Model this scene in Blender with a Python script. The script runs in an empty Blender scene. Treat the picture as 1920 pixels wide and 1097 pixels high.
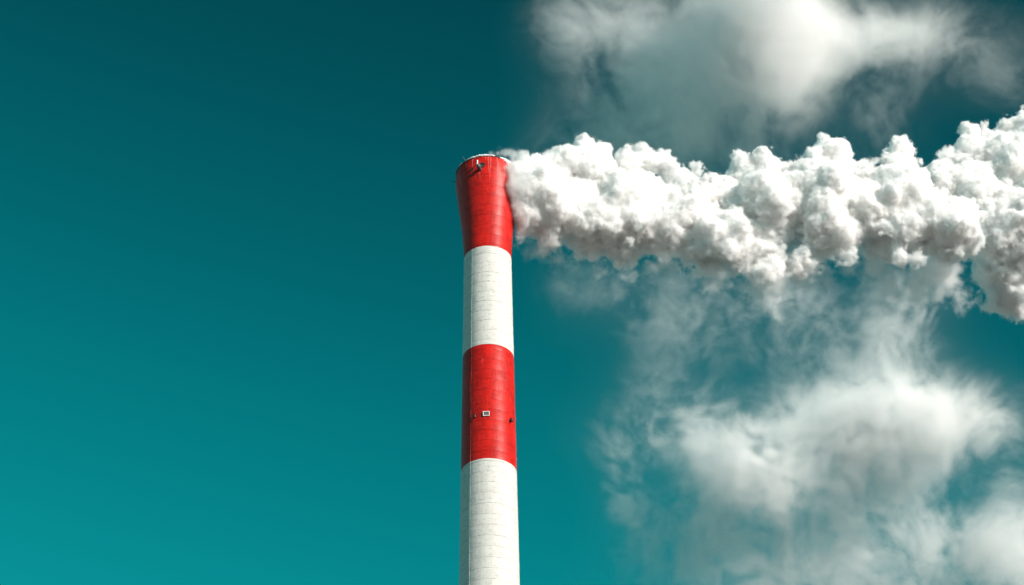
import bpy, bmesh, math, random
import numpy as np
from mathutils import Vector, Matrix
from mathutils import noise as mnoise

sc = bpy.context.scene
COL = sc.collection
R = math.radians

# ------------------------------------------------------------------ camera
LENS, PITCH, ROLL = 100.0, R(36.3), R(-0.66)
CAM_Z = 1.7
F = LENS / 36 * 1920                       # focal length in photo pixels
cam_data = bpy.data.cameras.new('camera')
cam_data.lens = LENS
cam_data.sensor_width = 36
cam_data.clip_start = 0.5
cam_data.clip_end = 60000
cam = bpy.data.objects.new('camera', cam_data)
COL.objects.link(cam)
cam.location = (0, 0, CAM_Z)
CAM_ROT = Matrix.Rotation(PITCH + R(90), 4, 'X') @ Matrix.Rotation(ROLL, 4, 'Z')
cam.matrix_world = Matrix.Translation((0, 0, CAM_Z)) @ CAM_ROT
sc.camera = cam
RT = (CAM_ROT @ Vector((1, 0, 0, 0))).to_3d()
UP = (CAM_ROT @ Vector((0, 1, 0, 0))).to_3d()
FW = -(CAM_ROT @ Vector((0, 0, 1, 0))).to_3d()

# ------------------------------------------------------------------ sky, sun, exposure
SUN_AZ, SUN_EL = R(48), R(20)              # azimuth from "towards the viewer" turned to the right
sun_dir = Vector((math.sin(SUN_AZ) * math.cos(SUN_EL), -math.cos(SUN_AZ) * math.cos(SUN_EL), math.sin(SUN_EL)))
w = bpy.data.worlds.new('World')
sc.world = w
w.use_nodes = True
nt = w.node_tree
for n in list(nt.nodes):
    nt.nodes.remove(n)
wo = nt.nodes.new('ShaderNodeOutputWorld')
bg = nt.nodes.new('ShaderNodeBackground')
tc = nt.nodes.new('ShaderNodeTexCoord')
nrm = nt.nodes.new('ShaderNodeVectorMath'); nrm.operation = 'NORMALIZE'
sep = nt.nodes.new('ShaderNodeSeparateXYZ')
azm = nt.nodes.new('ShaderNodeMath'); azm.operation = 'MULTIPLY_ADD'; azm.inputs[1].default_value = 0.16
ramp = nt.nodes.new('ShaderNodeValToRGB')
nt.links.new(tc.outputs['Generated'], nrm.inputs[0])
nt.links.new(nrm.outputs[0], sep.inputs[0])
nt.links.new(sep.outputs['X'], azm.inputs[0])      # clear sky a little paler away from the sun
nt.links.new(sep.outputs['Z'], azm.inputs[2])
nt.links.new(azm.outputs[0], ramp.inputs[0])
cr = ramp.color_ramp
cr.interpolation = 'B_SPLINE'
SKY = [(0.00, (0.1021, 0.3454, 0.3533)), (0.20, (0.0471, 0.3218, 0.3297)), (0.38, (0.0063, 0.3062, 0.3218)), (0.46, (0.0016, 0.2080, 0.2237)), (0.55, (0.0006, 0.1138, 0.1335)), (0.62, (0.0005, 0.0620, 0.0777)), (0.68, (0.0005, 0.0377, 0.0495)), (1.00, (0.0005, 0.0259, 0.0353))]
cr.elements[0].position, cr.elements[0].color = SKY[0][0], (*SKY[0][1], 1)
cr.elements[1].position, cr.elements[1].color = SKY[-1][0], (*SKY[-1][1], 1)
for p, c in SKY[1:-1]:
    e = cr.elements.new(p); e.color = (*c, 1)
nt.links.new(ramp.outputs[0], bg.inputs[0])
bg.inputs[1].default_value = 1.0
nt.links.new(bg.outputs[0], wo.inputs[0])

sd = bpy.data.lights.new('sun', 'SUN')
sd.energy = 4.5
sd.angle = R(0.5)
sd.color = (1.0, 0.92, 0.845)
sun = bpy.data.objects.new('sun', sd)
COL.objects.link(sun)
sun.location = (200, -200, 300)
sun.rotation_euler = (-sun_dir).to_track_quat('-Z', 'Y').to_euler()

sc.view_settings.view_transform = 'Standard'
sc.view_settings.look = 'None'
sc.view_settings.exposure = 0.55
sc.view_settings.gamma = 1.0
sc.view_settings.use_curve_mapping = False
sc.render.engine = 'CYCLES'
cy = sc.cycles
cy.max_bounces = 16
cy.diffuse_bounces = 4
cy.volume_bounces = 14
cy.transparent_max_bounces = 12
cy.use_denoising = True
cy.use_adaptive_sampling = True
cy.adaptive_threshold = 0.03
cy.adaptive_min_samples = 16
cy.volume_max_steps = 512
cy.volume_step_rate = 1.0

# ------------------------------------------------------------------ helpers
def link(name, data, parent=None):
    o = bpy.data.objects.new(name, data)
    COL.objects.link(o)
    if parent is not None:
        o.parent = parent
    return o

def tag(o, **kw):
    for k, v in kw.items():
        o[k] = v
    return o

class Tree:
    """tiny builder for node trees"""
    def __init__(s, tree):
        s.t = tree
    def node(s, kind, ins=None, **props):
        n = s.t.nodes.new(kind)
        for k, v in props.items():
            setattr(n, k, v)
        for k, v in (ins or {}).items():
            s.put(n.inputs[k], v)
        return n
    def put(s, sock, v):
        if isinstance(v, bpy.types.NodeSocket):
            s.t.links.new(v, sock)
        elif v is not None:
            sock.default_value = v
    def m(s, op, a, b=None, c=None, clamp=False):
        n = s.t.nodes.new('ShaderNodeMath'); n.operation = op; n.use_clamp = clamp
        for i, v in enumerate((a, b, c)):
            if v is not None:
                s.put(n.inputs[i], v)
        return n.outputs[0]
    def v(s, op, a, b=None, scale=None):
        n = s.t.nodes.new('ShaderNodeVectorMath'); n.operation = op
        s.put(n.inputs[0], a)
        if b is not None:
            s.put(n.inputs[1], b)
        if scale is not None:
            s.put(n.inputs['Scale'], scale)
        return n.outputs['Value'] if op in ('LENGTH', 'DOT_PRODUCT') else n.outputs[0]
    def maprange(s, x, a, b, c, d, kind='LINEAR'):
        n = s.t.nodes.new('ShaderNodeMapRange'); n.interpolation_type = kind
        for i, q in zip(range(5), (x, a, b, c, d)):
            s.put(n.inputs[i], q)
        return n.outputs[0]

def cloud_object(name, origin, axes, lo, hi, coarse, fields, fine, density_fn, material, mesh_at=None, parent=None):
    """A cloud as a real 3-D density. lo/hi: box in local metres; coarse: cell size of the hand-laid shape;
    fields: {attribute: array[nz,ny,nx]}; fine: voxel size; density_fn builds the density from the shape and noise."""
    lo = np.array(lo, float); hi = np.array(hi, float)
    n = np.maximum(2, np.round((hi - lo) / coarse).astype(int) + 1)          # nx ny nz
    step = (hi - lo) / (n - 1)
    xs, ys, zs = (lo[i] + step[i] * np.arange(n[i]) for i in range(3))
    Z, Y, X = np.meshgrid(zs, ys, xs, indexing='ij')
    me = bpy.data.meshes.new(name)
    me.vertices.add(X.size)
    me.vertices.foreach_set('co', np.stack([X.ravel(), Y.ravel(), Z.ravel()], 1).astype(np.float32).ravel())
    for k, fn in fields.items():
        a = me.attributes.new(k, 'FLOAT', 'POINT')
        a.data.foreach_set('value', fn(X, Y, Z).astype(np.float32).ravel())
    o = link(name, me, parent)
    mw = Matrix((axes[0], axes[1], axes[2])).transposed().to_4x4()
    mw.translation = origin
    o.matrix_world = mw
    g = bpy.data.node_groups.new(name + '_density', 'GeometryNodeTree')
    g.interface.new_socket('Geometry', in_out='INPUT', socket_type='NodeSocketGeometry')
    g.interface.new_socket('Geometry', in_out='OUTPUT', socket_type='NodeSocketGeometry')
    T = Tree(g)
    gi = T.node('NodeGroupInput').outputs[0]
    go = T.node('NodeGroupOutput')
    pos = T.node('GeometryNodeInputPosition').outputs[0]
    rel = T.v('DIVIDE', T.v('SUBTRACT', pos, tuple(lo)), tuple(step))
    fl = T.v('FLOOR', T.v('ADD', rel, (1e-4, 1e-4, 1e-4)))
    fl = T.v('MINIMUM', T.v('MAXIMUM', fl, (0, 0, 0)), tuple(float(q - 2) for q in n))
    fr = T.v('SUBTRACT', rel, fl)
    s1 = T.node('ShaderNodeSeparateXYZ', {0: fl}); s2 = T.node('ShaderNodeSeparateXYZ', {0: fr})
    base = T.m('MULTIPLY_ADD', s1.outputs[2], float(n[1]), s1.outputs[1])
    base = T.m('MULTIPLY_ADD', base, float(n[0]), s1.outputs[0])
    out = {}
    for k in fields:
        att = T.node('GeometryNodeInputNamedAttribute', {'Name': k}, data_type='FLOAT').outputs[0]
        def samp(dx, dy, dz):
            idx = T.m('ADD', base, float(dx + int(n[0]) * (dy + int(n[1]) * dz)))
            idx = T.node('FunctionNodeFloatToInt', {0: idx}, rounding_mode='ROUND').outputs[0]
            sn = T.node('GeometryNodeSampleIndex', data_type='FLOAT', domain='POINT', clamp=True)
            T.put(sn.inputs['Geometry'], gi); T.put(sn.inputs['Value'], att); T.put(sn.inputs['Index'], idx)
            return sn.outputs[0]
        def mix(f, a, b):
            return T.m('MULTIPLY_ADD', T.m('SUBTRACT', b, a), f, a)
        fx, fy, fz = s2.outputs[0], s2.outputs[1], s2.outputs[2]
        cz = []
        for dz in (0, 1):
            cyv = [mix(fx, samp(0, dy, dz), samp(1, dy, dz)) for dy in (0, 1)]
            cz.append(mix(fy, cyv[0], cyv[1]))
        out[k] = mix(fz, cz[0], cz[1])
    out['mid'], out['half'] = tuple((hi + lo) / 2), tuple((hi - lo) / 2)
    dens = density_fn(T, pos, out)
    r = np.round((hi - lo) / fine).astype(int)
    vc = T.node('GeometryNodeVolumeCube', {'Density': dens, 'Background': 0.0, 'Min': tuple(lo), 'Max': tuple(hi),
                                           'Resolution X': int(r[0]), 'Resolution Y': int(r[1]), 'Resolution Z': int(r[2])})
    geo = vc.outputs[0]
    if mesh_at is not None:
        vm = T.node('GeometryNodeVolumeToMesh', {'Volume': geo, 'Threshold': mesh_at, 'Adaptivity': 0.0})
        geo = T.node('GeometryNodeSetShadeSmooth', {'Geometry': vm.outputs[0]}).outputs[0]
    geo = T.node('GeometryNodeSetMaterial', {'Geometry': geo, 'Material': material}).outputs[0]
    T.put(go.inputs[0], geo)
    md = o.modifiers.new('density', 'NODES'); md.node_group = g
    if mesh_at is not None:
        # keep the finished mesh itself
        dg = bpy.context.evaluated_depsgraph_get()
        new = bpy.data.meshes.new_from_object(o.evaluated_get(dg))
        o.modifiers.clear(); o.data = new
        new.name = name
        if not new.materials:
            new.materials.append(material)
    else:
        me.materials.append(material)
    return o

def new_mat(name):
    m = bpy.data.materials.new(name); m.use_nodes = True
    for n in list(m.node_tree.nodes):
        m.node_tree.nodes.remove(n)
    return m, Tree(m.node_tree)

# ------------------------------------------------------------------ ground (below the frame)
D = 300.0                                   # horizontal distance to the chimney
CX = -3.16
gm, T = new_mat('dry_grass_ground')
out = T.node('ShaderNodeOutputMaterial')
nz = T.node('ShaderNodeTexNoise', {'Scale': 0.02, 'Detail': 8.0})
cr2 = T.node('ShaderNodeValToRGB', {0: nz.outputs[0]})
cr2.color_ramp.elements[0].color = (0.11, 0.11, 0.105, 1); cr2.color_ramp.elements[1].color = (0.20, 0.195, 0.185, 1)
b = T.node('ShaderNodeBsdfPrincipled', {'Base Color': cr2.outputs[0], 'Roughness': 0.95})
T.put(out.inputs[0], b.outputs[0])
bm = bmesh.new()
bmesh.ops.create_circle(bm, cap_ends=True, radius=20000, segments=96)
me = bpy.data.meshes.new('ground'); bm.to_mesh(me); bm.free()
me.materials.append(gm)
tag(link('ground', me), kind='structure')

# ------------------------------------------------------------------ chimney
def h_at(y, roll_x=915):
    """height of the point of the chimney's near axis that projects to photo row y"""
    e = PITCH + math.atan((548.5 - y) / F)
    return CAM_Z + D * math.tan(e)

H_TOP = h_at(328)
H1, H2, H3 = h_at(487), h_at(672), h_at(887)
PROFILE = [(0, 6.6), (60, 5.6), (120, 4.75), (h_at(1097), 3.70), (H3, 3.50), (H2, 3.30), (h_at(560), 3.19), (H1, 3.13), (h_at(470), 3.18),
           (h_at(440), 3.36), (h_at(410), 3.64), (h_at(380), 3.95), (h_at(358), 4.20), (h_at(344), 4.26), (H_TOP, 4.18)]
def radius(z):
    for (a, ra), (b_, rb) in zip(PROFILE, PROFILE[1:]):
        if z <= b_:
            t = (z - a) / (b_ - a)
            return ra + (rb - ra) * t
    return PROFILE[-1][1]

def paint_mat(name, kind):
    m, T = new_mat(name)
    out = T.node('ShaderNodeOutputMaterial')
    geo = T.node('ShaderNodeNewGeometry')
    tcn = T.node('ShaderNodeTexCoord')
    p = tcn.outputs['Object']
    sp = T.node('ShaderNodeSeparateXYZ', {0: p})
    ang = T.m('ARCTAN2', sp.outputs[1], sp.outputs[0])
    cyl = T.node('ShaderNodeCombineXYZ', {0: T.m('MULTIPLY', ang, 3.6), 1: sp.outputs[2], 2: 0.0}).outputs[0]   # metres round and up
    streak_p = T.v('MULTIPLY', cyl, (1.0, 0.045, 1.0))
    streak = T.node('ShaderNodeTexNoise', {'Vector': streak_p, 'Scale': 3.2, 'Detail': 5.0, 'Roughness': 0.6}).outputs[0]
    fine_streak = T.node('ShaderNodeTexNoise', {'Vector': T.v('MULTIPLY', cyl, (1.0, 0.16, 1.0)), 'Scale': 9.0, 'Detail': 3.0}).outputs[0]
    big = T.node('ShaderNodeTexNoise', {'Vector': cyl, 'Scale': 0.5, 'Detail': 5.0, 'Roughness': 0.65}).outputs[0]
    smudge_p = T.v('MULTIPLY', cyl, (0.55, 1.3, 1.0))
    smudge = T.node('ShaderNodeTexNoise', {'Vector': smudge_p, 'Scale': 2.1, 'Detail': 6.0, 'Roughness': 0.7}).outputs[0]
    # seams of the concrete pours: grime in the bottom few centimetres of each lift
    lift = T.m('FRACT', T.m('DIVIDE', T.m('SUBTRACT', sp.outputs[2], H_TOP - 300.0 * 1.55), 1.55))
    edge = T.m('MINIMUM', lift, T.m('SUBTRACT', 1.0, lift))
    seam = T.maprange(edge, 0.0, 0.045, 1.0, 0.0)
    seam = T.m('MULTIPLY', seam, T.maprange(T.node('ShaderNodeTexNoise', {'Vector': cyl, 'Scale': 0.9, 'Detail': 4.0}).outputs[0], 0.44, 0.70, 0.0, 1.0))
    # board marks of the shuttering: narrow upright lines, each lift its own
    row = T.m('FLOOR', T.m('DIVIDE', T.m('SUBTRACT', sp.outputs[2], H_TOP - 300.0 * 1.55), 1.55))
    wn = T.node('ShaderNodeTexWhiteNoise', {'Vector': T.node('ShaderNodeCombineXYZ', {0: T.m('FLOOR', T.m('MULTIPLY', ang, 22.0)), 1: row}).outputs[0]}, noise_dimensions='3D').outputs['Value']
    if kind == 'red':
        lo_c, hi_c = (0.28, 0.005, 0.004), (0.62, 0.014, 0.009)
        grime, pale = (0.10, 0.006, 0.006), (0.86, 0.30, 0.24)
    else:
        lo_c, hi_c = (0.53, 0.515, 0.485), (0.655, 0.64, 0.61)
        grime, pale = (0.12, 0.125, 0.125), (0.7, 0.69, 0.67)
    def mix(f, a, b_):
        n = T.node('ShaderNodeMix', data_type='RGBA')
        T.put(n.inputs[0], f)
        T.put(n.inputs[6], a if isinstance(a, bpy.types.NodeSocket) else (*a, 1)); T.put(n.inputs[7], b_ if isinstance(b_, bpy.types.NodeSocket) else (*b_, 1))
        return n.outputs[2]
    c = mix(T.maprange(T.m('MULTIPLY_ADD', smudge, 0.6, T.m('MULTIPLY', big, 0.4)), 0.36, 0.58, 0.0, 1.0), lo_c, hi_c)
    c = mix(T.m('MULTIPLY', T.m('SUBTRACT', wn, 0.5, clamp=True), 0.35), c, lo_c)
    if kind == 'red':
        dirt = T.maprange(smudge, 0.55, 0.75, 0.0, 0.6)
        c = mix(dirt, c, grime)
        c = mix(T.m('MULTIPLY', seam, 0.6), c, grime)
        near_top = T.maprange(sp.outputs[2], H_TOP - 5.5, H_TOP - 0.3, 0.0, 1.0)
        st = T.m('MULTIPLY', T.maprange(streak, 0.56, 0.68, 0.0, 1.0), T.m('MULTIPLY', T.m('POWER', near_top, 2.0), 0.9))
        c = mix(st, c, pale)
        # chalky runs below the white band above
        run_top = T.maprange(sp.outputs[2], H3 + 4.0, H2 - 1.2, 0.0, 1.0)
        run = T.m('MULTIPLY', T.maprange(streak, 0.60, 0.70, 0.0, 0.55), T.m('MULTIPLY', run_top, T.m('LESS_THAN', sp.outputs[2], H2 - 1.4)))
        c = mix(run, c, pale)
        c = mix(T.maprange(fine_streak, 0.66, 0.78, 0.0, 0.25), c, pale)
    else:
        dirt = T.maprange(smudge, 0.51, 0.72, 0.0, 0.62)
        c = mix(dirt, c, grime)
        c = mix(T.maprange(fine_streak, 0.5, 0.75, 0.0, 0.38), c, (0.36, 0.36, 0.35))
        c = mix(T.m('MULTIPLY', seam, 0.6), c, grime)
    bump = T.node('ShaderNodeBump', {'Strength': 0.5, 'Distance': 0.03, 'Height': T.m('ADD', T.m('MULTIPLY', wn, 0.35), smudge)}).outputs[0]
    b = T.node('ShaderNodeBsdfPrincipled', {'Base Color': c, 'Roughness': 0.42 if kind == 'red' else 0.62, 'Normal': bump,
                                            'Specular IOR Level': 0.22 if kind == 'red' else 0.15})
    T.put(out.inputs[0], b.outputs[0])
    return m

def plain_mat(name, col, rough=0.6, metal=0.0, scale=4.0, amt=0.25):
    m, T = new_mat(name)
    out = T.node('ShaderNodeOutputMaterial')
    tcn = T.node('ShaderNodeTexCoord')
    n = T.node('ShaderNodeTexNoise', {'Vector': tcn.outputs['Object'], 'Scale': scale, 'Detail': 5.0})
    mx = T.node('ShaderNodeMix', data_type='RGBA')
    T.put(mx.inputs[0], n.outputs[0]); T.put(mx.inputs[6], (*[q * (1 - amt) for q in col], 1)); T.put(mx.inputs[7], (*[min(1, q * (1 + amt)) for q in col], 1))
    b = T.node('ShaderNodeBsdfPrincipled', {'Base Color': mx.outputs[2], 'Roughness': rough, 'Metallic': metal})
    T.put(out.inputs[0], b.outputs[0])
    return m

M_RED, M_WHITE = paint_mat('weathered_red_paint', 'red'), paint_mat('weathered_white_paint', 'white')
M_JOINT = plain_mat('grimy_joint_concrete', (0.34, 0.20, 0.18), 0.9)
M_SOOT = plain_mat('sooty_concrete', (0.04, 0.038, 0.036), 0.9)
M_STEEL = plain_mat('dark_steel', (0.035, 0.038, 0.042), 0.5, 0.4)
M_GREY = plain_mat('grey_galvanised_sheet', (0.12, 0.13, 0.14), 0.55, 0.3)
M_WPAINT = plain_mat('white_painted_metal', (0.8, 0.8, 0.78), 0.5, 0.0, 4, 0.06)
M_FROST = plain_mat('rime_frost', (0.78, 0.80, 0.82), 0.7, 0.0, 8, 0.08)

SEG = 128
def lathe(name, rows, mat, parent, wob=None, smooth=True, cap=None):
    """rows: (z, r) from bottom to top, world heights; origin on the axis at ground level"""
    vs, fs = [], []
    for z, r in rows:
        for i in range(SEG):
            a = 2 * math.pi * i / SEG
            rr = r + (wob(a, z) if wob else 0)
            vs.append((rr * math.cos(a), rr * math.sin(a), z))
    for k in range(len(rows) - 1):
        for i in range(SEG):
            j = (i + 1) % SEG
            fs.append((k * SEG + i, k * SEG + j, (k + 1) * SEG + j, (k + 1) * SEG + i))
    me = bpy.data.meshes.new(name)
    me.from_pydata(vs, [], fs)
    me.materials.append(mat)
    if smooth:
        me.polygons.foreach_set('use_smooth', [True] * len(me.polygons))
        me.set_sharp_from_angle(angle=R(25))
    return link(name, me, parent)

chimney = link('chimney', None)
chimney.location = (CX, D, 0)
tag(chimney, label='tall round red and white banded industrial chimney with a flared top', category='chimney')

rng = random.Random(5)
LIFT = 1.55
RINGS = {}
def ring_wob(a, z):
    return 0.020 * mnoise.noise(Vector((math.cos(a) * 3.1, math.sin(a) * 3.1, z * 0.7))) + 0.006 * mnoise.noise(Vector((math.cos(a) * 14, math.sin(a) * 14, z * 1.5)))

def band(z0, z1, mat, label):
    core = lathe('painted_band', [(z, radius(z) - 0.030) for z in np.linspace(z0 + 0.003, z1 - 0.003, max(3, int((z1 - z0) / 1.5)))], M_JOINT, chimney)
    core['label'] = label
    # poured lifts, each a ring of its own, edges rounded into the joint
    zt = z1
    k = math.floor((H_TOP - z1) / LIFT + 1e-6)
    while zt > z0 + 0.02:
        nxt = H_TOP - (k + 1) * LIFT
        zb = max(z0, nxt)
        if zb - z0 < 0.25:
            zb = z0
            k += 1
        off = rng.uniform(-0.007, 0.007)
        h = zt - zb
        g = 0.012
        rows = []
        for t, d in ((0, -0.018), (g / h, -0.004), (0.12, 0.004), (0.5, 0.014), (0.88, 0.004), (1 - g / h, -0.004), (1, -0.018)):
            z = zb + 0.002 + (h - 0.004) * t
            rows.append((z, radius(z) + d + off))
        lathe('concrete_ring', rows, mat, core, wob=ring_wob)
        zt = zb
        k += 1

H_LOW = h_at(1097) - 3 * LIFT
band(H1, H_TOP - 0.12, M_RED, 'top red band flaring out to the mouth')
band(H2, H1, M_WHITE, 'upper white band')
band(H3, H2, M_RED, 'second red band with the obstruction lamps')
band(H_LOW, H3, M_WHITE, 'lower white band reaching out of the picture')
zz = [h_at(1097) - 24 * k for k in range(0, 9)]
# shaft down to the ground, below the frame
HB = [H_LOW, H_LOW - 16, H_LOW - 32, H_LOW - 50, 0]
for i, mt in enumerate((M_WHITE, M_RED, M_WHITE)):
    o = lathe('painted_band', [(z, radius(z)) for z in np.linspace(HB[i + 1] + .003, HB[i] - .003, 12)], mt, chimney)
    o['label'] = 'white band below the picture' if mt is M_WHITE else 'red band below the picture'
lathe('bare_shaft', [(z, radius(z)) for z in np.linspace(0, HB[3] - .003, 20)], plain_mat('bare_concrete', (0.33, 0.31, 0.28), 0.9), chimney)

# mouth: coping and flue lining
RT_TOP = radius(H_TOP)
lathe('rim_coping', [(H_TOP - 0.12, RT_TOP - 0.06), (H_TOP - 0.12, RT_TOP + 0.05), (H_TOP - 0.03, RT_TOP + 0.06), (H_TOP, RT_TOP + 0.02), (H_TOP, RT_TOP - 0.40), (H_TOP - 0.3, RT_TOP - 0.42)], M_SOOT, chimney,
      wob=lambda a, z: 0.02 * mnoise.noise(Vector((math.cos(a) * 9, math.sin(a) * 9, z * 2))))
lathe('flue_lining', [(H_TOP - 30, 2.4), (H_TOP - 12, 2.7), (H_TOP - 5, 3.3), (H_TOP - 0.3, RT_TOP - 0.45)], M_SOOT, chimney)

def on_shaft(theta, z, out_=0.0):
    """theta: degrees right of the side that faces the camera"""
    r = radius(z) + out_
    return Vector((r * math.sin(R(theta)), -r * math.cos(R(theta)), z))

def tube(bm, a, b, r, seg=10, r2=None):
    a, b = Vector(a), Vector(b)
    d = (b - a)
    q = d.to_track_quat('Z', 'Y')
    r2 = r if r2 is None else r2
    ring = []
    for p, rr in ((a, r), (b, r2)):
        ring.append([bm.verts.new(p + q @ Vector((rr * math.cos(2 * math.pi * i / seg), rr * math.sin(2 * math.pi * i / seg), 0))) for i in range(seg)])
    for i in range(seg):
        j = (i + 1) % seg
        bm.faces.new((ring[0][i], ring[0][j], ring[1][j], ring[1][i]))
    bm.faces.new(list(reversed(ring[0]))); bm.faces.new(ring[1])

def box(bm, mat4, size):
    r = bmesh.ops.create_cube(bm, size=1.0)
    bmesh.ops.transform(bm, matrix=mat4 @ Matrix.Diagonal((*size, 1)), verts=r['verts'])

def finish(name, bm, mat, parent, smooth=False, bevel=0):
    if bevel:
        bmesh.ops.bevel(bm, geom=[e for e in bm.edges if len(e.link_faces) == 2 and e.calc_face_angle(0) > 0.6], offset=bevel, segments=2, affect='EDGES')
    me = bpy.data.meshes.new(name)
    bm.to_mesh(me); bm.free()
    me.materials.append(mat)
    if smooth:
        me.polygons.foreach_set('use_smooth', [True] * len(me.polygons))
        me.set_sharp_from_angle(angle=R(35))
    return link(name, me, parent)

def frame_at(theta, z, out_=0.0):
    """matrix: x = to the right along the wall, y = up the wall, z = out of the wall"""
    n = Vector((math.sin(R(theta)), -math.cos(R(theta)), 0))
    x = Vector((math.cos(R(theta)), math.sin(R(theta)), 0))
    m = Matrix((x, Vector((0, 0, 1)), n)).transposed().to_4x4()
    m.translation = on_shaft(theta, z, out_)
    return m

# lightning rods round the mouth
for theta, tilt, L, r in ((22, 12, 0.75, 0.055), (-42, 50, 0.72, 0.06), (-76, 62, 0.6, 0.022), (-104, 84, 0.62, 0.05), (75, 40, 0.7, 0.05), (118, 40, 0.7, 0.05), (165, 40, 0.7, 0.05), (210, 40, 0.7, 0.05)):
    bm = bmesh.new()
    n = Vector((math.sin(R(theta)), -math.cos(R(theta)), 0))
    a = on_shaft(theta, H_TOP - 0.22, 0.04)
    d = (n * math.sin(R(tilt)) + Vector((0, 0, 1)) * math.cos(R(tilt)))
    tube(bm, a - n * 0.15, a + n * 0.06, r * 1.3)
    tube(bm, a, a + d * L, r * 1.25, r2=r * 0.8)
    tube(bm, a + d * L, a + d * (L + 0.28), r * 0.5, r2=0.008)
    finish('lightning_rod', bm, M_STEEL, chimney, True)

# round opening with a hooded vent pipe beside it and a small sampling port
ZP = H_TOP - 1.95
def disc_port(name, theta, z, r, parent, depth=0.10):
    bm = bmesh.new()
    m = frame_at(theta, z, 0.0)
    seg = 20
    rings = []
    for rr, o_ in ((r * 1.22, 0.0), (r * 1.22, 0.10), (r, 0.10), (r * 0.96, 0.02)):
        rings.append([bm.verts.new(m @ Vector((rr * math.cos(2 * math.pi * i / seg), rr * math.sin(2 * math.pi * i / seg), o_))) for i in range(seg)])
    for k in range(3):
        for i in range(seg):
            j = (i + 1) % seg
            bm.faces.new((rings[k][i], rings[k][j], rings[k + 1][j], rings[k + 1][i]))
    bm.faces.new(rings[3])
    bmesh.ops.recalc_face_normals(bm, faces=bm.faces[:])
    return finish(name, bm, M_SOOT, parent)
disc_port('round_opening', -8.5, H_TOP - 1.66, 0.34, chimney)
disc_port('sampling_port', -27, H_TOP - 1.95, 0.17, chimney)

bm = bmesh.new()
fm = frame_at(-12.5, H_TOP - 2.35) @ Matrix.Scale(1.35, 4)
pts = [(fm @ Vector(p), r) for p, r in (((0, 0.05, -0.2), 0.26), ((0, 0.0, 0.35), 0.28), ((0, -0.04, 0.62), 0.30), ((0.0, -0.10, 0.80), 0.27), ((0, -0.16, 0.90), 0.16), ((0, -0.18, 0.94), 0.02))]
seg = 16
prev = None
for k, (p, r) in enumerate(pts):
    d = (pts[min(k + 1, len(pts) - 1)][0] - pts[max(k - 1, 0)][0])
    q = d.to_track_quat('Z', 'Y')
    ring = [bm.verts.new(p + q @ Vector((r * math.cos(2 * math.pi * i / seg), r * math.sin(2 * math.pi * i / seg), 0))) for i in range(seg)]
    if prev:
        for i in range(seg):
            j = (i + 1) % seg
            bm.faces.new((prev[i], prev[j], ring[j], ring[i]))
    prev = ring
bm.faces.new(prev)
vent = finish('vent_pipe', bm, M_GREY, chimney, True)
bm = bmesh.new()
tube(bm, fm @ Vector((-0.10, 0.10, 0.74)), fm @ Vector((-0.12, 0.72, 0.62)), 0.10, 12)
finish('white_rod', bm, M_WPAINT, vent, True)

# middle of the second red band: framed hatch and two obstruction lamps
bm = bmesh.new()
hz = h_at(804)
hm = frame_at(-4, hz, 0.0)
for (x, y, sx, sy) in ((0, 0.30, 0.80, 0.07), (0, -0.30, 0.80, 0.07), (-0.365, 0, 0.07, 0.53), (0.365, 0, 0.07, 0.53)):
    box(bm, hm @ Matrix.Translation((x, y, 0.03)), (sx, sy, 0.24))
hatch = finish('hatch_frame', bm, M_WPAINT, chimney)
bm = bmesh.new()
box(bm, hm @ Matrix.Translation((0, 0, 0.035)), (0.656, 0.526, 0.06))
finish('hatch_cover', bm, M_GREY, hatch)

def lamp(theta, z):
    bm = bmesh.new()
    m = frame_at(theta, z, 0.0) @ Matrix.Scale(1.0, 4)
    tube(bm, m @ Vector((0, -0.05, -0.05)), m @ Vector((0, 0.0, 0.30)), 0.06)
    tube(bm, m @ Vector((0, -0.28, 0.30)), m @ Vector((0, 0.02, 0.30)), 0.17, 12)
    tube(bm, m @ Vector((0, 0.02, 0.30)), m @ Vector((0, 0.06, 0.30)), 0.21, 12)
    o = finish('obstruction_lamp', bm, M_STEEL, chimney, True)
    bm = bmesh.new()
    tube(bm, m @ Vector((0, 0.062, 0.30)), m @ Vector((0, 0.30, 0.30)), 0.13, 12, 0.08)
    finish('lamp_glass', bm, plain_mat('dark_red_glass', (0.08, 0.004, 0.004), 0.25), o, True)
lamp(-27, h_at(806))
lamp(52, h_at(806))
bm = bmesh.new()

# two conductor cables clipped down the left of the shaft, painted over with the bands
for th in (-42.5, -39.8):
    for z1, z0, mt in ((H1 - 0.01, H2 + 0.01, M_WHITE), (H2 - 0.01, H3 + 0.01, M_RED), (H3 - 0.01, H_LOW + 0.01, M_WHITE)):
        bm = bmesh.new()
        zs_ = list(np.linspace(z1, z0, 12))
        for a, b_ in zip(zs_, zs_[1:]):
            tube(bm, on_shaft(th + 0.25 * math.sin(a), a, 0.015), on_shaft(th + 0.25 * math.sin(b_), b_, 0.012), 0.016, 6)
        cab = finish('down_conductor', bm, mt, chimney, True)
        bm = bmesh.new()
        for z in zs_[1:-1:2]:
            box(bm, frame_at(th, z, 0.015), (0.09, 0.04, 0.04))
        c = finish('cable_clip', bm, M_STEEL, cab); c['kind'] = 'stuff'

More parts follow.
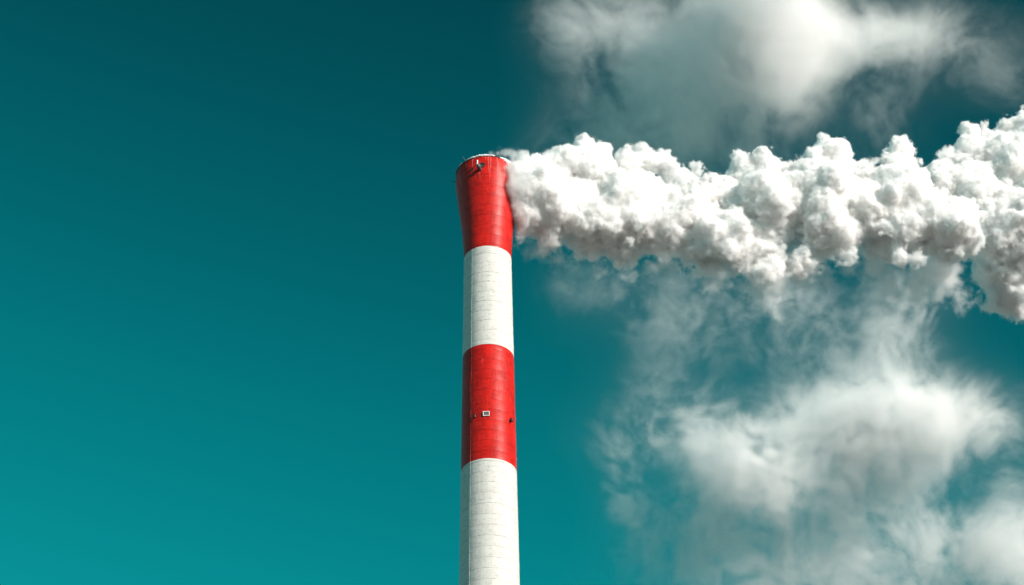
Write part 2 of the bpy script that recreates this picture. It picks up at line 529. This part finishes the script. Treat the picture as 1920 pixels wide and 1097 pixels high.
# rime on the rim: broken, lumpy crust
def frost(theta0, theta1, thick, drop, seed):
    bm = bmesh.new()
    n = int((theta1 - theta0) / 0.9)
    rows = []
    for i in range(n + 1):
        th = theta0 + (theta1 - theta0) * i / n
        e = max(0.0, math.sin(math.pi * i / n)) ** 0.4
        q = mnoise.fractal(Vector((th * 0.12, seed, 0)), 0.8, 2, 5)
        hgt = max(0.015, thick * e * (0.75 + 0.8 * q)); dr = max(0.01, drop * e * (0.6 + 1.6 * mnoise.fractal(Vector((th * 0.3, seed + 9, 0)), 0.8, 2, 5)))
        rows.append([bm.verts.new(on_shaft(th, H_TOP + z, o_)) for z, o_ in ((-0.02 - dr, 0.075), (-0.02, 0.10 + hgt * .25), (hgt * .7, 0.07 + hgt * .2), (hgt, -0.08), (hgt * .6, -0.25), (-0.02, -0.32))])
    for a, b_ in zip(rows, rows[1:]):
        for k in range(5):
            bm.faces.new((a[k], b_[k], b_[k + 1], a[k + 1]))
    bmesh.ops.recalc_face_normals(bm, faces=bm.faces[:])
    finish('rime_crust', bm, M_FROST, chimney, True)
frost(-62, -50, 0.22, 0.05, 1)
frost(-40, 16, 0.30, 0.12, 2)
frost(24, 62, 0.10, 0.55, 3)

# ------------------------------------------------------------------ smoke plume
def w_at(px, py, Zc):
    x = (px - 960) / F * Zc
    y = (548.5 - py) / F * Zc
    return Vector((0, 0, CAM_Z)) + RT * x + UP * y + FW * Zc

rim_c = Vector((CX, D, H_TOP))
Z_RIM = (rim_c - Vector((0, 0, CAM_Z))).dot(FW)
S = F / Z_RIM                                # photo pixels per metre at the rim
ORG = w_at(913, 331, Z_RIM)                  # where the picture shows the centre of the mouth

# puffs: where the eye sees them at the chimney's distance, radius, and depth (m, + away)
PUFFS = [
 (880,300,4,-3.2),(892,296,5,-3.4),(905,296,6,-3.2),(920,291,8,-3),(935,291,11,-2.5),(948,290,14,-2),(965,292,17,-2),(985,306,20,-2),(1005,312,22,-1),(965,322,26,-3),(975,355,33,-4),(990,400,40,-4),(992,430,32,-4),(1020,350,50,-3),
 (1030,440,34,-3),(940,306,7,-4.2),(950,316,11,-4.6),(962,332,15,-4.8),(966,352,19,-5.0),(970,385,21,-5.0),(976,420,18,-4.6),(985,450,16,-3),(1050,320,40,0),(1058,290,24,0),(1085,278,22,1),(1110,276,18,1),(1130,284,22,0),(1110,330,56,0),(1060,400,62,-2),(1120,420,66,-1),(1100,462,30,-1),(1085,480,14,-1),(1150,470,30,0),
 (1180,390,78,0),(1175,300,30,1),(1208,283,22,1),(1232,300,24,1),(1165,290,14,2),(1190,478,26,0),(1240,430,60,-1),(1270,335,34,1),(1296,325,26,1),(1318,345,24,1),(1290,400,60,0),(1300,470,42,-1),(1315,500,18,0),
 (1350,360,42,0),(1375,330,26,0),(1360,450,60,-2),(1400,320,34,0),(1428,306,28,0),(1450,312,20,0),(1440,380,72,-1),(1430,470,52,0),(1372,500,24,0),(1405,500,28,1),(1495,340,42,0),(1528,300,30,0),(1545,280,28,0),(1568,280,24,0),(1585,300,18,0),
 (1550,365,68,-2),(1560,430,58,-2),(1578,470,28,-2),(1490,420,50,0),(1625,340,38,1),(1612,315,16,1),(1645,308,14,0),(1640,400,62,-1),(1680,300,36,0),(1698,284,24,0),(1718,280,12,0),(1722,296,10,0),(1690,370,60,-2),(1700,435,58,-2),(1700,490,22,-4),(1712,505,16,-4),(1650,460,36,1),
 (1780,425,60,-3),(1815,435,34,-3),(1745,390,42,-1),(1790,470,30,-2),
 (1770,340,44,7),(1785,300,30,8),(1825,290,48,9),(1824,238,22,9),(1840,232,14,9),(1862,270,36,10),(1895,232,30,9),(1910,225,28,9),(1840,370,74,8),(1900,330,86,9),(1880,430,82,7),(1900,500,76,9),(1880,550,34,10),(1915,560,36,10),
 (1970,290,90,9),(1980,420,110,8),(2060,330,120,8),(2070,450,110,8),(2170,380,140,8)]
# thin, torn parts under the plume
PUFFS += [(1440,508,34,-2),(1420,538,22,-1),(1452,560,14,0),(1340,500,24,-1),(1500,495,30,-1),(1532,488,24,0),(1290,498,22,-1),(903,294,8,-0.5),(915,292,9,-0.5),(925,290,10,-1),(940,287,13,0),(958,288,17,1),(976,292,19,1)]
THIN = [(1005,470,22,-2),(1060,490,22,-1),(1120,505,18,0),(1180,510,20,0),(1240,500,30,0),(1440,530,46,0),(1450,570,26,0),(1455,592,14,0),(1340,525,30,0),(1500,505,44,1),(1540,520,26,1),(1640,500,40,2),(1670,540,36,3),(1760,510,50,3),(1800,560,24,4),(1720,540,34,3),(1400,545,24,1),(1590,505,20,1)]

def to_uvw(px, py, wz):
    wz = wz + 0.45 * ((331 - py) / S + 5.0) * min(1.0, max(0.0, (px - 1010) / 120))          # the plume leans: its top lies farther off than its belly
    k = 1 + wz / Z_RIM
    return ((px - 913) / S * k, (331 - py) / S * k, wz)

def smooth_union(puffs, k):
    cs = [(*to_uvw(a, b_, w_), r / S) for a, b_, r, w_ in puffs]
    def fn(X, Y, Zz):
        acc = np.zeros(X.shape)
        for (a, b_, c, r) in cs:
            d = np.sqrt((X - a) ** 2 + (Y - b_) ** 2 + (Zz - c) ** 2 * 0.85) - r
            kk = min(k, 0.35 * r)
            acc += np.exp(-np.clip(d / kk, -30, 60)) ** (1.0)
        return -k * np.log(acc + 1e-20)
    # different blend widths cannot share one sum, so take them in two goes
    def fn2(X, Y, Zz):
        best = np.full(X.shape, 1e9)
        for (a, b_, c, r) in cs:
            d = np.sqrt((X - a) ** 2 + (Y - b_) ** 2 + (Zz - c) ** 2 * 0.85) - r
            kk = max(0.12, min(k, 0.35 * r))
            h = np.clip(0.5 + 0.5 * (best - d) / kk, 0, 1)
            best = best * (1 - h) + d * h - kk * h * (1 - h)
        return best
    return fn2

def voro(T, p, scale, detail, rough=0.5, smooth=None, rnd=1.0):
    n = T.node('ShaderNodeTexVoronoi', voronoi_dimensions='3D', feature='F1' if smooth is None else 'SMOOTH_F1')
    T.put(n.inputs['Vector'], p); T.put(n.inputs['Scale'], scale); T.put(n.inputs['Detail'], detail)
    T.put(n.inputs['Roughness'], rough); T.put(n.inputs['Randomness'], rnd)
    if smooth is not None:
        T.put(n.inputs['Smoothness'], smooth)
    return n.outputs['Distance']

def fbm(T, p, scale, detail, rough=0.5, color=False, dist=0.0):
    n = T.node('ShaderNodeTexNoise', {'Vector': p, 'Scale': scale, 'Detail': detail, 'Roughness': rough, 'Distortion': dist})
    return n.outputs['Color'] if color else n.outputs[0]

def plume_density(T, pos, f):
    w1 = T.v('SUBTRACT', fbm(T, pos, 0.18, 2.0, color=True), (0.5, 0.5, 0.5))
    w2 = T.v('SUBTRACT', fbm(T, pos, 0.9, 2.0, color=True), (0.5, 0.5, 0.5))
    p = T.v('ADD', pos, T.v('ADD', T.v('SCALE', w1, scale=3.0), T.v('SCALE', w2, scale=0.7)))
    u = T.node('ShaderNodeSeparateXYZ', {0: pos}).outputs[0]
    grow = T.maprange(u, -2.0, 14.0, 0.12, 1.0)                   # puffs grow away from the mouth
    a = voro(T, p, 0.26, 0.0)                                     # ~3 m lobes
    b_ = voro(T, p, 0.80, 0.0)                                    # ~1.3 m
    c = voro(T, p, 1.9, 2.0, 0.65)                                 # fine
    disp = T.m('MULTIPLY', T.m('SUBTRACT', 0.55, a), T.m('MULTIPLY', grow, 2.1))
    disp = T.m('ADD', disp, T.m('MULTIPLY', T.m('SUBTRACT', 0.55, b_), T.m('MULTIPLY', grow, 0.8)))
    disp = T.m('ADD', disp, T.m('MULTIPLY', T.m('SUBTRACT', 0.5, c), T.maprange(u, -2.0, 8.0, 0.2, 0.50)))
    belly = T.maprange(T.node('ShaderNodeSeparateXYZ', {0: pos}).outputs[1], -2.0, -10.0, 0.0, 1.0)
    torn = T.m('SUBTRACT', fbm(T, T.v('ADD', pos, (3, 17, 9)), 0.32, 5.0, 0.65), 0.5)
    disp = T.m('ADD', disp, T.m('MULTIPLY', torn, T.m('MULTIPLY_ADD', belly, 6.0, 1.5)))
    inside = T.m('SUBTRACT', disp, f['sdf'])                       # metres below the surface
    vv = T.node('ShaderNodeSeparateXYZ', {0: pos}).outputs[1]
    soft = T.m('ADD', T.maprange(fbm(T, T.v('ADD', pos, (31, 5, 2)), 0.16, 3.0), 0.48, 0.66, 0.0, 0.35), T.maprange(T.m('MULTIPLY_ADD', u, 0.02, vv), -3.0, -11.0, 0.0, 0.7))
    soft = T.m('MAXIMUM', soft, T.maprange(u, 4.0, 6.5, 0.8, 0.0))
    inside = T.m('SUBTRACT', inside, T.maprange(u, 76.0, 84.0, 0.0, 9.0))
    d = T.m('DIVIDE', T.m('ADD', inside, 0.05), T.m('MULTIPLY_ADD', soft, 1.2, 0.25), clamp=True)
    d = T.m('POWER', d, T.m('ADD', 1.0, soft))
    # torn lower parts: eroded fractal, never reaching full density
    er = fbm(T, T.v('ADD', p, (7, 3, 1)), 0.55, 6.0, 0.62)
    thin = T.m('SUBTRACT', T.maprange(f['thin'], 1.2, -1.8, 0.0, 1.0), T.maprange(er, 0.35, 0.7, 0.0, 1.0))
    thin = T.m('MULTIPLY', T.m('MAXIMUM', thin, 0.0), 0.16)
    return T.m('MAXIMUM', d, thin)

def volume_mat(name, density, color, aniso, step=1.0):
    m, T = new_mat(name)
    m.cycles.volume_step_rate = step
    out = T.node('ShaderNodeOutputMaterial')
    at = T.node('ShaderNodeAttribute', attribute_name='density')
    vs = T.node('ShaderNodeVolumeScatter', {'Color': (*color, 1), 'Density': T.m('MULTIPLY', at.outputs['Fac'], density), 'Anisotropy': aniso})
    T.put(out.inputs['Volume'], vs.outputs[0])
    return m

smoke_core_mat, T = new_mat('dense_steam')
out = T.node('ShaderNodeOutputMaterial')
b = T.node('ShaderNodeBsdfPrincipled', {'Base Color': (0.83, 0.81, 0.795, 1), 'Roughness': 1.0, 'Specular IOR Level': 0.0,
                                        'Subsurface Weight': 1.0, 'Subsurface Radius': (1, 1, 1), 'Subsurface Scale': 3.0, 'Subsurface Anisotropy': 0.2})
T.put(out.inputs[0], b.outputs[0])
steam_mat = volume_mat('steam', 6.0, (0.978, 0.972, 0.967), 0.1, 1.5)

BOX_LO, BOX_HI = (-4.0, -20.0, -13.0), (84.0, 12.5, 18.0)
SH = {'sdf': smooth_union(PUFFS, 2.0), 'thin': smooth_union(THIN, 1.5)}
axes = (RT, UP, FW)
FINE = 0.18
plume = cloud_object('smoke_plume', ORG, axes, BOX_LO, BOX_HI, 0.5, SH, FINE, plume_density, smoke_core_mat, mesh_at=0.75)
tag(plume, label='dense white billowing smoke plume blowing right from the chimney mouth', category='smoke', kind='stuff')
veil = cloud_object('smoke_veil', ORG, axes, BOX_LO, BOX_HI, 0.5, SH, FINE, plume_density, steam_mat)
veil.parent = plume
veil.matrix_parent_inverse = plume.matrix_world.inverted()
tag(veil, kind='stuff')

# ------------------------------------------------------------------ soft clouds behind
Z_CL = 520.0
SC = F / Z_CL
def blob_field(blobs, cx, cy):
    def fn(X, Y, Zz):
        acc = np.zeros(X.shape)
        for (px, py, rx, ry, amp, wz) in blobs:
            a, b_ = (px - cx) / SC, (cy - py) / SC
            sx, sy = rx / SC, ry / SC
            sz = min(sx, sy) * (0.8 if amp > 0.7 else 0.6)
            wz = wz - (4 if amp > 0.7 else 0)
            acc += amp * np.exp(-0.5 * (((X - a) / sx) ** 2 + ((Y - b_) / sy) ** 2 + ((Zz - wz) / sz) ** 2))
        return acc
    return fn

def soft_density(T, pos, f, core_noise=0.45, fine=1.6):
    w1 = T.v('SUBTRACT', fbm(T, pos, 0.045, 3.0, color=True), (0.5, 0.5, 0.5))
    p = T.v('ADD', pos, T.v('SCALE', w1, scale=22.0))
    n = T.maprange(fbm(T, T.v('MULTIPLY', p, (1.0, 0.8, 0.7)), 0.085, 8.0, 0.66), 0.30, 0.68, 0.0, 1.0)
    shape = T.m('MULTIPLY', T.m('POWER', T.m('MAXIMUM', f['amp'], 0.0), 1.7), 1.35)
    n2 = T.m('SUBTRACT', fbm(T, T.v('ADD', p, (11, 4, 23)), 0.38, 6.0, 0.68), 0.5)
    n = T.m('ADD', n, T.m('MULTIPLY', n2, fine))
    n = T.m('MULTIPLY', n, T.maprange(shape, 0.3, 1.1, 1.0, core_noise))
    d = T.m('MULTIPLY', shape, T.m('SUBTRACT', 1.45, T.m('MULTIPLY', n, 1.9)))
    d = T.m('SUBTRACT', d, 0.02)
    d = T.m('ADD', T.m('MAXIMUM', d, 0.0), T.m('MULTIPLY', f['amp'], 0.05))
    q = T.v('ABSOLUTE', T.v('DIVIDE', T.v('SUBTRACT', pos, f['mid']), f['half']))
    e = T.node('ShaderNodeSeparateXYZ', {0: q})
    far = T.m('MAXIMUM', T.m('MAXIMUM', e.outputs[0], e.outputs[1]), e.outputs[2])
    return T.m('MAXIMUM', T.m('MULTIPLY', d, T.maprange(far, 0.86, 1.0, 1.0, 0.0)), 0.0)

UPPER = [(1430,10,75,80,1.15,0),(1440,125,68,68,1.25,0),(1510,80,100,50,0.6,0),(1330,60,120,90,0.50,6),(1230,140,110,80,0.46,8),(1140,40,100,60,0.32,8),(1190,230,110,60,0.40,6),(1350,270,120,50,0.50,6),
         (1610,80,90,45,0.6,0),(1700,80,70,30,0.48,2),(1750,30,90,40,0.40,3),(1560,170,60,50,0.40,6),(1830,90,90,60,0.34,6),(1650,210,60,60,0.36,6),(1880,160,70,30,0.36,6),(1050,280,70,30,0.36,6),(1070,40,70,50,0.28,6)]
LOWER = [(1405,850,70,56,1.2,0),(1440,905,46,40,1.05,0),(1290,790,100,50,0.46,2),(1190,830,60,28,0.44,0),(1340,900,80,60,0.42,5),(1600,840,80,60,0.6,0),(1640,790,80,50,1.0,0),(1745,775,85,50,0.95,0),(1560,850,60,60,0.6,0),(1700,850,70,50,0.55,0),(1860,790,60,50,0.68,3),
         (1705,550,60,40,0.50,3),(1685,620,70,50,0.52,3),(1645,700,75,50,0.54,3),(1530,790,70,50,0.5,3),(1760,860,80,40,0.40,5),(1640,900,60,60,0.6,0),(1430,1010,110,60,0.46,3),(1300,990,60,60,0.38,3),(1390,1085,110,50,0.46,3),
         (1600,990,80,60,0.46,3),(1720,1010,100,45,0.52,2),(1860,1000,80,40,0.54,2),(1890,1080,110,50,0.62,2),(1650,1090,150,50,0.52,2),(1450,650,80,45,0.30,8),(1330,600,90,40,0.28,8),(1170,560,90,45,0.34,8),(1070,520,60,40,0.36,6),(1260,530,80,30,0.30,8),(1480,560,70,40,0.40,6),(1530,640,50,70,0.36,6),
         (1185,980,30,60,0.36,2),(1160,900,30,60,0.30,2),(1900,900,34,40,0.36,2),(1600,1180,260,50,0.55,2),(1950,1050,90,90,0.5,2),(1250,700,60,60,0.34,6)]
cloud_mat = volume_mat('soft_cloud', 0.27, (0.9995, 0.978, 0.96), 0.0, 2.0)
for nm, blobs, cx_, cy_, lo_, hi_, lab in (
    ('cloud', UPPER, 1450, 130, (-52, -28, -22), (66, 40, 24), 'soft pale cloud above the smoke plume, brightest at the top edge'),
    ('cloud', LOWER, 1500, 830, (-52, -52, -22), (64, 38, 24), 'soft torn pale cloud below the smoke plume, at lower right')):
    c = cloud_object(nm, w_at(cx_, cy_, Z_CL), axes, lo_, hi_, 1.5, {'amp': blob_field(blobs, cx_, cy_)}, 0.42, soft_density if blobs is UPPER else (lambda T_, p_, f_: soft_density(T_, p_, f_, 0.80, 2.3)), cloud_mat)
    tag(c, label=lab, category='cloud', kind='stuff')
